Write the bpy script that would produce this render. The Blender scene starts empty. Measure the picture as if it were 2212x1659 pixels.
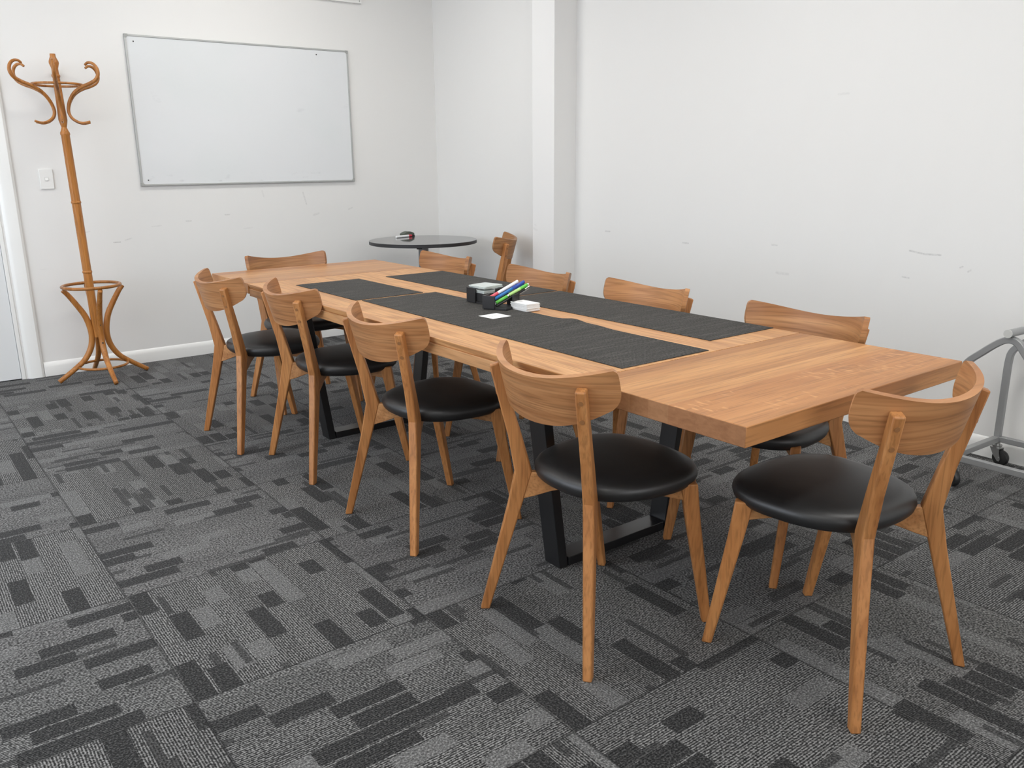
import bpy, bmesh, math, random
from mathutils import Vector, Matrix
random.seed(7)
C = bpy.context.scene
COL = C.collection
R = math.radians

# ------------------------------------------------------------------ helpers
def link(o, parent=None):
    COL.objects.link(o)
    if parent is not None:
        o.parent = parent
    return o

def obj(name, bm, mat, parent=None, smooth=False, bevel=0.0, seg=2, auto=None, sharp=50):
    me = bpy.data.meshes.new(name)
    bmesh.ops.recalc_face_normals(bm, faces=bm.faces[:])
    bm.to_mesh(me); bm.free()
    me.materials.append(mat)
    o = bpy.data.objects.new(name, me)
    link(o, parent)
    if smooth or auto:
        for p in me.polygons:
            p.use_smooth = True
    if auto:
        me.set_sharp_from_angle(angle=R(auto))
    if bevel > 0:
        m = o.modifiers.new('edge', 'BEVEL'); m.width = bevel; m.segments = seg
        m.limit_method = 'ANGLE'; m.angle_limit = R(35)
        for p in me.polygons:
            p.use_smooth = True
        m.harden_normals = False
        me.set_sharp_from_angle(angle=R(sharp))
    return o

def thing(name, label, cat, loc=(0, 0, 0), rz=0.0, group=None):
    o = bpy.data.objects.new(name, None)
    o.empty_display_size = 0.05
    link(o); o.location = loc; o.rotation_euler = (0, 0, rz)
    o['label'] = label; o['category'] = cat
    if group: o['group'] = group
    return o

def tag(o, label, cat, group=None):
    o['label'] = label; o['category'] = cat
    if group: o['group'] = group
    return o

def struct(o):
    o['kind'] = 'structure'; return o

def dup(root, label, loc=None, rz=None):
    r = root.copy(); COL.objects.link(r); r['label'] = label
    if loc is not None: r.location = loc
    if rz is not None: r.rotation_euler = (0, 0, rz)
    for ch in list(root.children):
        c = ch.copy(); COL.objects.link(c); c.parent = r
        for g in list(ch.children):
            d = g.copy(); COL.objects.link(d); d.parent = c
    return r

def box(bm, x0, x1, y0, y1, z0, z1, M=None):
    vs = [bm.verts.new((x, y, z)) for z in (z0, z1) for y in (y0, y1) for x in (x0, x1)]
    if M is not None:
        for v in vs: v.co = M @ v.co
    a, b, c, d, e, f, g, h = vs
    for q in ((a, c, d, b), (e, f, h, g), (a, b, f, e), (c, g, h, d), (a, e, g, c), (b, d, h, f)):
        bm.faces.new(q)
    return vs

def mkbox(name, mat, x0, x1, y0, y1, z0, z1, parent=None, bevel=0.0):
    bm = bmesh.new(); box(bm, x0, x1, y0, y1, z0, z1)
    return obj(name, bm, mat, parent, bevel=bevel)

def loft(bm, rings, cap=True):
    vr = [[bm.verts.new(p) for p in r] for r in rings]
    n = len(rings[0])
    for a, b in zip(vr, vr[1:]):
        for i in range(n):
            j = (i + 1) % n
            bm.faces.new((a[i], a[j], b[j], b[i]))
    if cap:
        bm.faces.new(list(reversed(vr[0]))); bm.faces.new(vr[-1])
    return vr

def rect_ring(cx, cy, z, wx, wy, dz=0.0, rot=0.0):
    # dz tips the cut so that the top of a raked post is square to it; rot turns the section about the upright axis
    c, s = math.cos(rot), math.sin(rot); out = []
    for a, b in ((-1, -1), (1, -1), (1, 1), (-1, 1)):
        x, y = a*wx/2, b*wy/2
        out.append((cx + x*c - y*s, cy + x*s + y*c, z + b*dz))
    return out

def prism(bm, poly, axis, a, b):
    """poly of (u,v): axis 'x' -> (y,z), 'y' -> (x,z), 'z' -> (x,y)"""
    def P(u, v, w):
        return {'x': (w, u, v), 'y': (u, w, v), 'z': (u, v, w)}[axis]
    A = [bm.verts.new(P(u, v, a)) for u, v in poly]
    B = [bm.verts.new(P(u, v, b)) for u, v in poly]
    n = len(poly)
    bm.faces.new(A); bm.faces.new(list(reversed(B)))
    for i in range(n):
        j = (i + 1) % n
        bm.faces.new((A[i], B[i], B[j], A[j]))

def catmull(pts, sub=6, closed=False):
    pts = [Vector(p) for p in pts]; n = len(pts); out = []
    rng = range(n) if closed else range(n - 1)
    for i in rng:
        p0 = pts[(i - 1) % n] if (closed or i > 0) else pts[0]
        p1 = pts[i]; p2 = pts[(i + 1) % n]
        p3 = pts[(i + 2) % n] if (closed or i + 2 < n) else pts[-1]
        for s in range(sub):
            t = s / sub
            out.append(0.5 * ((2*p1) + (p2 - p0)*t + (2*p0 - 5*p1 + 4*p2 - p3)*t*t + (3*p1 - p0 - 3*p2 + p3)*t**3))
    if not closed: out.append(pts[-1])
    return out

def tube(bm, pts, r, n=12, closed=False, square=False, up=None):
    pts = [Vector(p) for p in pts]; m = len(pts)
    rr = r if callable(r) else (lambda t: r)
    prev = None; rings = []
    for i, p in enumerate(pts):
        if closed: d = pts[(i + 1) % m] - pts[(i - 1) % m]
        else: d = pts[min(i + 1, m - 1)] - pts[max(i - 1, 0)]
        d.normalize()
        if up is not None:
            s = d.cross(Vector(up)).normalized()
        elif prev is None:
            s = d.cross(Vector((0, 0, 1)) if abs(d.z) < 0.9 else Vector((1, 0, 0))).normalized()
        else:
            s = (prev - d * prev.dot(d)).normalized()
        prev = s; u = s.cross(d)
        R_ = rr(i / max(1, m - 1))
        if square:
            k = R_
            rings.append([p + s*a*k + u*b*k for a, b in ((-1, -1), (1, -1), (1, 1), (-1, 1))])
        else:
            rings.append([p + (s*math.cos(2*math.pi*q/n) + u*math.sin(2*math.pi*q/n))*R_ for q in range(n)])
    if closed: rings.append(rings[0])
    vr = []
    for k, ring in enumerate(rings):
        if closed and k == len(rings) - 1: vr.append(vr[0])
        else: vr.append([bm.verts.new(p) for p in ring])
    nn = len(rings[0])
    for a, b in zip(vr, vr[1:]):
        for i in range(nn):
            j = (i + 1) % nn
            bm.faces.new((a[i], a[j], b[j], b[i]))
    if not closed:
        bm.faces.new(list(reversed(vr[0]))); bm.faces.new(vr[-1])

def lathe(bm, prof, n=28, M=None):
    rings = []
    for z, r in prof:
        rings.append([Vector((r*math.cos(2*math.pi*i/n), r*math.sin(2*math.pi*i/n), z)) for i in range(n)])
    if M is not None: rings = [[M @ v for v in q] for q in rings]
    loft(bm, rings)

def disc_cyl(bm, c, axis, r, h, n=20):
    M = Matrix.Translation(Vector(c)) @ Vector(axis).normalized().to_track_quat('Z', 'Y').to_matrix().to_4x4()
    lathe(bm, [(-h/2, r), (h/2, r)], n, M)

# ------------------------------------------------------------------ materials
class N:
    def __init__(s, name):
        s.m = bpy.data.materials.new(name); s.m.use_nodes = True
        s.t = s.m.node_tree; s.n = s.t.nodes; s.l = s.t.links
        s.b = s.n['Principled BSDF']
    def new(s, typ, **k):
        x = s.n.new(typ)
        for a, v in k.items():
            if a.startswith('_'): x.inputs[a[1:]].default_value = v
            else: setattr(x, a, v)
        return x
    def put(s, sock, v):
        if hasattr(v, 'is_linked') or isinstance(v, bpy.types.NodeSocket): s.l.new(v, sock)
        else: sock.default_value = v
    def math(s, op, a, b=0.0, c=0.0, clamp=False):
        x = s.n.new('ShaderNodeMath'); x.operation = op; x.use_clamp = clamp
        s.put(x.inputs[0], a); s.put(x.inputs[1], b); s.put(x.inputs[2], c)
        return x.outputs[0]
    def mix(s, f, a, b, mode='MIX'):
        x = s.n.new('ShaderNodeMix'); x.data_type = 'RGBA'; x.blend_type = mode
        s.put(x.inputs['Factor'], f)
        s.put(x.inputs['A'], a if not isinstance(a, tuple) else (*a[:3], 1)); s.put(x.inputs['B'], b if not isinstance(b, tuple) else (*b[:3], 1))
        return x.outputs['Result']
    def coord(s, kind='Object'):
        return s.new('ShaderNodeTexCoord').outputs[kind]
    def mapping(s, v, sc=(1, 1, 1), loc=(0, 0, 0), rot=(0, 0, 0)):
        x = s.n.new('ShaderNodeMapping'); s.l.new(v, x.inputs['Vector'])
        x.inputs['Scale'].default_value = sc; x.inputs['Rotation'].default_value = rot
        s.put(x.inputs['Location'], loc)
        return x.outputs[0]
    def noise(s, v, scale, detail=3, rough=.5, dist=0.0, dim='3D'):
        x = s.new('ShaderNodeTexNoise', noise_dimensions=dim)
        if v is not None: s.l.new(v, x.inputs['Vector'])
        x.inputs['Scale'].default_value = scale; x.inputs['Detail'].default_value = detail
        x.inputs['Roughness'].default_value = rough; x.inputs['Distortion'].default_value = dist
        return x.outputs['Fac']
    def ramp(s, f, stops, interp='LINEAR'):
        x = s.n.new('ShaderNodeValToRGB'); s.l.new(f, x.inputs[0]); cr = x.color_ramp; cr.interpolation = interp
        while len(cr.elements) > 1: cr.elements.remove(cr.elements[-1])
        for i, (p, c) in enumerate(stops):
            e = cr.elements[0] if i == 0 else cr.elements.new(p)
            e.position = p
            e.color = (*c[:3], 1) if isinstance(c, (tuple, list)) else (c, c, c, 1)
        return x.outputs[0]
    def sep(s, v):
        x = s.n.new('ShaderNodeSeparateXYZ'); s.l.new(v, x.inputs[0]); return x.outputs
    def comb(s, a, b, c):
        x = s.n.new('ShaderNodeCombineXYZ')
        for i, q in enumerate((a, b, c)): s.put(x.inputs[i], q)
        return x.outputs[0]
    def base(s, v): s.put(s.b.inputs['Base Color'], v if not isinstance(v, tuple) else (*v[:3], 1))
    def bump(s, h, strength=.2, dist=.002):
        x = s.n.new('ShaderNodeBump'); s.l.new(h, x.inputs['Height'])
        x.inputs['Strength'].default_value = strength; x.inputs['Distance'].default_value = dist
        s.l.new(x.outputs[0], s.b.inputs['Normal'])

def srgb(r, g, b):
    f = lambda c: (c/255/12.92 if c/255 <= .04045 else ((c/255 + .055)/1.055)**2.4)
    return (f(r), f(g), f(b))

def plain(name, col, rough=.5, metal=0.0, spec=None, noise=0.0, nscale=30):
    n = N(name); n.b.inputs['Roughness'].default_value = rough; n.b.inputs['Metallic'].default_value = metal
    if spec is not None: n.b.inputs['Specular IOR Level'].default_value = spec
    if noise > 0:
        f = n.noise(n.coord(), nscale, 4)
        lo = tuple(c*(1 - noise) for c in col); hi = tuple(min(1, c*(1 + noise)) for c in col)
        n.base(n.mix(f, lo, hi))
    else: n.base(col)
    return n.m

def wood(name, axis, light, mid, dark, rough=.42, planks=None, rnd=True, flecks=None, cath=.35, freq=1.0, al=1.0, spec=.36, kind='Object'):
    """oak: axis = grain direction 0/1/2; planks = (axis, [(pos, tint, shift)...], lo, hi)"""
    n = N(name); co = n.coord(kind)
    n.b.inputs['Roughness'].default_value = rough; n.b.inputs['Specular IOR Level'].default_value = spec
    tint = None
    if rnd:
        oi = n.new('ShaderNodeObjectInfo').outputs['Random']
        off = n.comb(n.math('MULTIPLY', oi, 17.3), n.math('MULTIPLY', oi, 9.1), n.math('MULTIPLY', oi, 23.7))
        add = n.new('ShaderNodeVectorMath', operation='ADD'); n.l.new(co, add.inputs[0]); n.l.new(off, add.inputs[1]); v = add.outputs[0]
    else: v = co
    if planks:
        pax, st, lo, hi = planks
        pos = n.sep(co)[pax]
        t = n.math('DIVIDE', n.math('SUBTRACT', pos, lo), hi - lo)
        tint = n.ramp(t, [(p, c) for p, c in st], 'CONSTANT')
        sh = n.math('MULTIPLY', n.sep(tint)[0], 31.7); sh2 = n.math('MULTIPLY', n.sep(tint)[1], 57.1)
        add = n.new('ShaderNodeVectorMath', operation='ADD'); n.l.new(v, add.inputs[0]); n.l.new(n.comb(sh, sh2, sh), add.inputs[1]); v = add.outputs[0]
    s1 = [11*freq]*3; s1[axis] = .9*freq*al
    g1 = n.noise(n.mapping(v, tuple(s1)), 1.0, 5, .55, .8)
    s2 = [170]*3; s2[axis] = 6
    g2 = n.noise(n.mapping(v, tuple(s2)), 1.0, 2, .5)
    s3 = [5.5*freq]*3; s3[axis] = .8*freq*al
    cn = n.noise(n.mapping(v, tuple(s3)), 1.0, 2, .5, .3)
    rings = n.math('SINE', n.math('MULTIPLY', cn, 95.0))
    rings = n.math('MULTIPLY', n.math('ADD', rings, 1.0), .5)
    base = n.ramp(g1, [(.28, dark), (.48, mid), (.72, light)])
    base = n.mix(n.math('MULTIPLY', n.math('POWER', rings, 3.0), cath), base, dark)
    pore = n.ramp(g2, [(.36, .62), (.5, 1.0)])
    base = n.mix(.6, base, pore, 'MULTIPLY')
    if tint is not None: base = n.mix(1.0, base, tint, 'MULTIPLY')
    if flecks:
        fa, lo, hi = flecks
        m = n.math('MULTIPLY', n.math('GREATER_THAN', n.sep(co)[fa], lo), n.math('LESS_THAN', n.sep(co)[fa], hi))
        s4 = [28]*3; s4[axis] = 110
        fl = n.noise(n.mapping(co, tuple(s4), rot=(0, 0, .35)), 1.0, 1, .4)
        big = n.ramp(n.noise(n.mapping(co, (3, 9, 3)), 1.0, 1), [(.45, 0.0), (.6, 1.0)])
        k = n.math('MULTIPLY', n.math('MULTIPLY', n.ramp(fl, [(.58, 0.0), (.68, 1.0)]), m), n.math('MULTIPLY', big, .5))
        base = n.mix(k, base, tuple(min(1, c*1.25) for c in light))
    if rnd:
        hs = n.new('ShaderNodeHueSaturation'); n.l.new(base, hs.inputs['Color'])
        n.l.new(n.math('ADD', n.math('MULTIPLY', oi, .22), .89), hs.inputs['Value']); base = hs.outputs[0]
    n.base(base)
    n.l.new(n.math('ADD', n.math('MULTIPLY', g1, .12), rough - .06), n.b.inputs['Roughness'])
    n.bump(g2, .12, .0006)
    return n.m

def capsule(n, u, v, u0, v0, u1, v1, r, soft):
    """mask of a short scuff from (u0,v0) to (u1,v1) in the wall's own plane"""
    dx, dy = u1 - u0, v1 - v0; L2 = dx*dx + dy*dy + 1e-9
    pu = n.math('SUBTRACT', u, u0); pv = n.math('SUBTRACT', v, v0)
    h = n.math('DIVIDE', n.math('ADD', n.math('MULTIPLY', pu, dx), n.math('MULTIPLY', pv, dy)), L2, clamp=True)
    qu = n.math('SUBTRACT', pu, n.math('MULTIPLY', h, dx)); qv = n.math('SUBTRACT', pv, n.math('MULTIPLY', h, dy))
    d = n.math('SQRT', n.math('ADD', n.math('MULTIPLY', qu, qu), n.math('MULTIPLY', qv, qv)))
    return n.math('DIVIDE', n.math('SUBTRACT', r + soft, d), soft, clamp=True)

def paint(name, col, ax, marks):
    n = N(name); g = n.new('ShaderNodeNewGeometry').outputs['Position']
    X = n.sep(g); u, v = X[ax], X[2]
    n.b.inputs['Roughness'].default_value = .55; n.b.inputs['Specular IOR Level'].default_value = .3
    mott = n.noise(g, 1.3, 3)
    c = n.mix(mott, tuple(q*.985 for q in col), col)
    # faint horizontal rubs left by chair backs
    rub = n.noise(n.mapping(g, (5, 5, 42)), 1.0, 4, .6)
    band = n.ramp(v, [(.35, 0.0), (.5, 1.0), (.95, 1.0), (1.1, 0.0)])
    rubm = n.math('MULTIPLY', n.math('MULTIPLY', n.ramp(rub, [(.69, 0.0), (.78, 1.0)]), band), .07)
    c = n.mix(rubm, c, tuple(q*.45 for q in col))
    tot = None
    for (u0, v0, u1, v1, r, a) in marks:
        k = n.math('MULTIPLY', capsule(n, u, v, u0, v0, u1, v1, r*.8, r*1.3 + .001), a*.5)
        tot = k if tot is None else n.math('MAXIMUM', tot, k)
    if tot is not None:
        br = n.ramp(n.noise(g, 90, 2), [(.35, .45), (.6, 1.0)])
        c = n.mix(n.math('MULTIPLY', tot, br), c, (.12, .12, .12))
    n.base(c)
    n.bump(n.noise(g, 260, 3), .05, .0006)
    return n.m

WALLC = (.78, .775, .76)
M_far = paint('wall_paint_far', WALLC, 0, [
    (1.26, .79, 1.30, .79, .002, .7), (1.33, .80, 1.37, .81, .002, .35), (1.72, .90, 1.75, .90, .003, .4), (1.98, .93, 2.01, .93, .002, .5),
    (2.55, 1.06, 2.57, .98, .003, .35), (2.25, 1.08, 2.26, 1.04, .003, .2), (2.9, .93, 2.93, .94, .003, .35), (2.62, .9, 2.66, .91, .004, .25),
    (1.10, .86, 1.13, .865, .002, .35), (2.1, .83, 2.16, .835, .002, .2), (1.5, .875, 1.56, .88, .002, .25)])
M_right = paint('wall_paint_right', WALLC, 1, [
    (1.93, .855, 1.86, .845, .0022, .6), (1.86, .845, 1.79, .846, .0022, .6), (1.70, .80, 1.69, .805, .002, .5), (1.665, .785, 1.655, .793, .002, .5),
    (1.95, .735, 1.92, .733, .002, .5), (3.9, .83, 3.86, .83, .0025, .5), (3.26, .80, 3.22, .80, .0025, .5), (2.66, .83, 2.63, .83, .0025, .4),
    (2.62, .69, 2.55, .69, .004, .25), (2.35, 1.55, 2.3, 1.55, .003, .2)])
M_plain = paint('wall_paint_plain', WALLC, 1, [])
M_pier = paint('pier_paint', (.80, .795, .785), 1, [(4.395, .83, 4.36, .82, .004, .2), (4.385, .855, 4.37, .85, .003, .2)])
M_trim = plain('gloss_trim_paint', (.83, .83, .81), .3)
M_door = plain('door_paint', (.74, .755, .76), .4, noise=.02, nscale=3)
M_ceil = plain('ceiling_paint', (.82, .82, .81), .8)

LT, MD, DK = (.47, .245, .105), (.385, .185, .073), (.27, .118, .042)
M_legw = wood('oak_leg', 2, (.56, .262, .094), (.46, .198, .066), (.33, .126, .038), .40, freq=1.6, cath=.25)
M_backw = wood('oak_veneer', 0, (.50, .255, .110), (.41, .193, .078), (.28, .116, .042), .40, kind='UV', cath=.5, freq=2.3, al=.30)
M_railw = wood('oak_rail', 1, (.56, .285, .115), (.46, .22, .083), (.33, .14, .048), .42, freq=1.4)
M_railx = wood('oak_cross_rail', 0, (.56, .285, .115), (.46, .22, .083), (.33, .14, .048), .42, freq=1.4)
M_plug = plain('dark_oak_plug', (.27, .12, .042), .5)
TL, TM, TD = (.60, .325, .14), (.50, .25, .097), (.36, .16, .058)
TY0, TY1, TX0, TX1, TZ = 1.0216, 4.3316, 1.3905, 2.3268, .722
S0, S1 = 1.53, 3.83
near_pl = [(0, (.80, .71, .64)), (.05, (.87, .77, .70)), (.42, (1.0, .97, .93)), (.54, (.84, .77, .70)), (.66, (1.02, 1.0, .96)), (.80, (.93, .90, .86)), (.90, (.82, .75, .67))]
far_pl = [(0, (.86, .80, .74)), (.14, (.98, .97, .96)), (.3, (.9, .86, .82)), (.5, (1.0, .99, .97)), (.62, (.93, .88, .84)), (.8, (.88, .8, .76))]
mid_pl = [(0, (1.0, .985, .97)), (.16, (1.0, 1.0, 1.0)), (.3, (.96, .94, .92)), (.44, (1.0, .99, .96)), (.56, (.99, .96, .92)), (.7, (1.0, 1.0, 1.0)), (.86, (.98, .96, .93))]
M_leaf_near = wood('oak_near_leaf', 0, TL, TM, TD, .42, (1, near_pl, TY0, S0), False, (1, TY0 + .04, TY0 + .2), cath=.25, al=.5, spec=.26)
M_leaf_far = wood('oak_far_leaf', 0, TL, TM, TD, .34, (1, far_pl, S1, TY1), False, cath=.25, al=.5, spec=.3)
M_top = wood('oak_centre_top', 1, (.68, .385, .18), (.59, .315, .135), (.44, .21, .085), .40, (0, mid_pl, TX0, TX1), False, cath=.75, al=.45, spec=.28, freq=1.25)
M_apron = wood('oak_apron', 1, (.56, .305, .14), (.47, .24, .10), (.34, .16, .06), .45, None, False)
def end_grain():
    n = N('oak_end_grain'); co = n.coord(); n.b.inputs['Roughness'].default_value = .5; n.b.inputs['Specular IOR Level'].default_value = .25
    t = n.math('DIVIDE', n.math('SUBTRACT', n.sep(co)[1], TY0), S0 - TY0)
    tint = n.ramp(t, [(p, c) for p, c in near_pl], 'CONSTANT')
    ring = n.noise(n.mapping(co, (40, 40, 90)), 1.0, 4, .6, .6); tone = n.noise(n.mapping(co, (1, 11, 1)), 1.0, 1)
    c = n.ramp(ring, [(.3, (.25, .118, .052)), (.7, (.36, .18, .085))])
    c = n.mix(n.math('MULTIPLY', tone, .35), c, (.42, .225, .115)); n.base(n.mix(.75, c, tint, 'MULTIPLY'))
    return n.m
M_end = end_grain()
M_bent = wood('bentwood_honey', 2, (.46, .195, .05), (.39, .155, .036), (.29, .105, .022), .28, freq=1.2, cath=.1)
M_blackmetal = plain('black_powder_coat', (.014, .014, .015), .30, spec=.6)
M_silver = plain('silver_powder_coat', (.33, .335, .335), .38, .35, noise=.04)
M_cap = plain('grey_end_cap', (.55, .55, .53), .5)
M_zinc = plain('zinc_plate', (.5, .5, .49), .32, .9)
M_rubber = plain('black_rubber', (.018, .018, .018), .45)
M_blackwood = plain('black_lacquered_wood', (.014, .014, .015), .42, noise=.15)
M_tablegrey = plain('charcoal_laminate', (.06, .06, .062), .06, spec=1.0)
M_tableedge = plain('charcoal_edge_band', (.022, .022, .024), .5)
M_column = plain('dark_grey_steel', (.24, .24, .245), .4, .3)
M_alu = plain('aluminium_rail', (.46, .47, .46), .4, .5)
M_greyplastic = plain('grey_corner_plastic', (.35, .355, .34), .5)
M_screw = plain('dark_screw', (.06, .06, .06), .4, .6)
M_switch = plain('white_switch_plastic', (.80, .80, .78), .35)
M_switchg = plain('switch_gap_grey', (.25, .25, .25), .6)
M_paper = plain('white_card', (.86, .86, .85), .6, noise=.02)
M_ink = plain('grey_print', (.2, .2, .21), .6)
M_white = plain('white_plastic', (.85, .85, .85), .3)
M_red = plain('red_plastic', (.62, .03, .06), .35)
M_pink = plain('coral_red_plastic', (.75, .10, .14), .35)
M_blue = plain('mid_blue_plastic', (.01, .14, .42), .3)
M_dblue = plain('royal_blue_plastic', (.02, .06, .35), .3)
M_green = plain('lime_green_plastic', (.12, .52, .07), .3)
M_lgreen = plain('pale_green_plastic', (.42, .68, .22), .3)
M_blackpl = plain('black_plastic', (.02, .02, .02), .3)
M_chrome = plain('bright_metal', (.7, .7, .7), .2, 1.0)
M_greyfelt = plain('green_grey_eraser', (.085, .10, .08), .6)
M_darkfelt = plain('dark_felt', (.02, .022, .022), .9)

def leather():
    n = N('black_leatherette'); co = n.coord()
    n.base((.015, .015, .0155)); n.b.inputs['Roughness'].default_value = .42
    n.b.inputs['Specular IOR Level'].default_value = .6
    vo = n.new('ShaderNodeTexVoronoi'); n.l.new(co, vo.inputs['Vector']); vo.inputs['Scale'].default_value = 520
    n.bump(vo.outputs['Distance'], .12, .0005)
    return n.m
M_leather = leather()

def board():
    n = N('whiteboard_enamel'); co = n.coord()
    a = n.noise(co, 1.1, 2); b = n.noise(n.mapping(co, (3, 1, 5)), 1.5, 5, .6)
    c = n.mix(a, (.70, .72, .735), (.745, .755, .765))
    ghost = n.ramp(n.noise(n.mapping(co, (1, 1, 1), (3.1, 0, 1.2)), 1.6, 2), [(.5, 0.0), (.68, 1.0)])
    c = n.mix(n.math('MULTIPLY', ghost, .35), c, (.66, .71, .70))
    sm = n.math('MULTIPLY', n.ramp(b, [(.66, 0.0), (.80, 1.0)]), .35)
    c = n.mix(sm, c, (.45, .47, .49))
    z = n.sep(co)[2]
    low = n.math('MULTIPLY', n.ramp(n.noise(n.mapping(co, (14, 1, 30)), 1.0, 4), [(.6, 0.0), (.72, 1.0)]), n.math('MULTIPLY', n.ramp(n.math('ADD', z, .5), [(.07, 1.0), (.16, 0.0)]), .3))
    c = n.mix(low, c, (.3, .31, .33))
    n.base(c); n.b.inputs['Roughness'].default_value = .22; n.b.inputs['Specular IOR Level'].default_value = .35
    return n.m
M_board = board()

def runner_mat():
    n = N('woven_charcoal_vinyl'); g = n.coord()
    X = n.sep(g)
    streak = n.noise(n.mapping(g, (4, 85, 1)), 1.0, 5, .7)           # slubs run across the table
    weave = n.noise(n.mapping(g, (330, 120, 1)), 1.0, 1, .5)
    wv = n.math('MULTIPLY', n.math('ADD', n.math('SINE', n.math('MULTIPLY', X[0], 2*math.pi/.0042)), 1.0), .5)
    wv2 = n.math('MULTIPLY', n.math('ADD', n.math('SINE', n.math('ADD', n.math('MULTIPLY', X[1], 2*math.pi/.0055), n.math('MULTIPLY', n.math('FLOOR', n.math('DIVIDE', X[0], .0042)), 1.6))), 1.0), .5)
    c = n.ramp(streak, [(.3, (.022, .0215, .021)), (.5, (.046, .044, .0415)), (.72, (.115, .108, .099))])
    h = n.math('MULTIPLY', wv, wv2)
    c = n.mix(n.math('MULTIPLY', h, .55), c, (.17, .16, .147))
    c = n.mix(n.ramp(weave, [(.35, .75), (.55, 0.0)]), c, (.014, .014, .014))
    n.base(c); n.b.inputs['Roughness'].default_value = .75; n.b.inputs['Specular IOR Level'].default_value = .15
    n.bump(h, .35, .0008)
    return n.m
M_runner = runner_mat()

def glass_mat():
    n = N('pale_green_glass'); n.base((.86, .93, .90)); n.b.inputs['Roughness'].default_value = .06
    n.b.inputs['Transmission Weight'].default_value = .45; n.b.inputs['IOR'].default_value = 1.5
    return n.m
M_glass = glass_mat()

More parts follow.
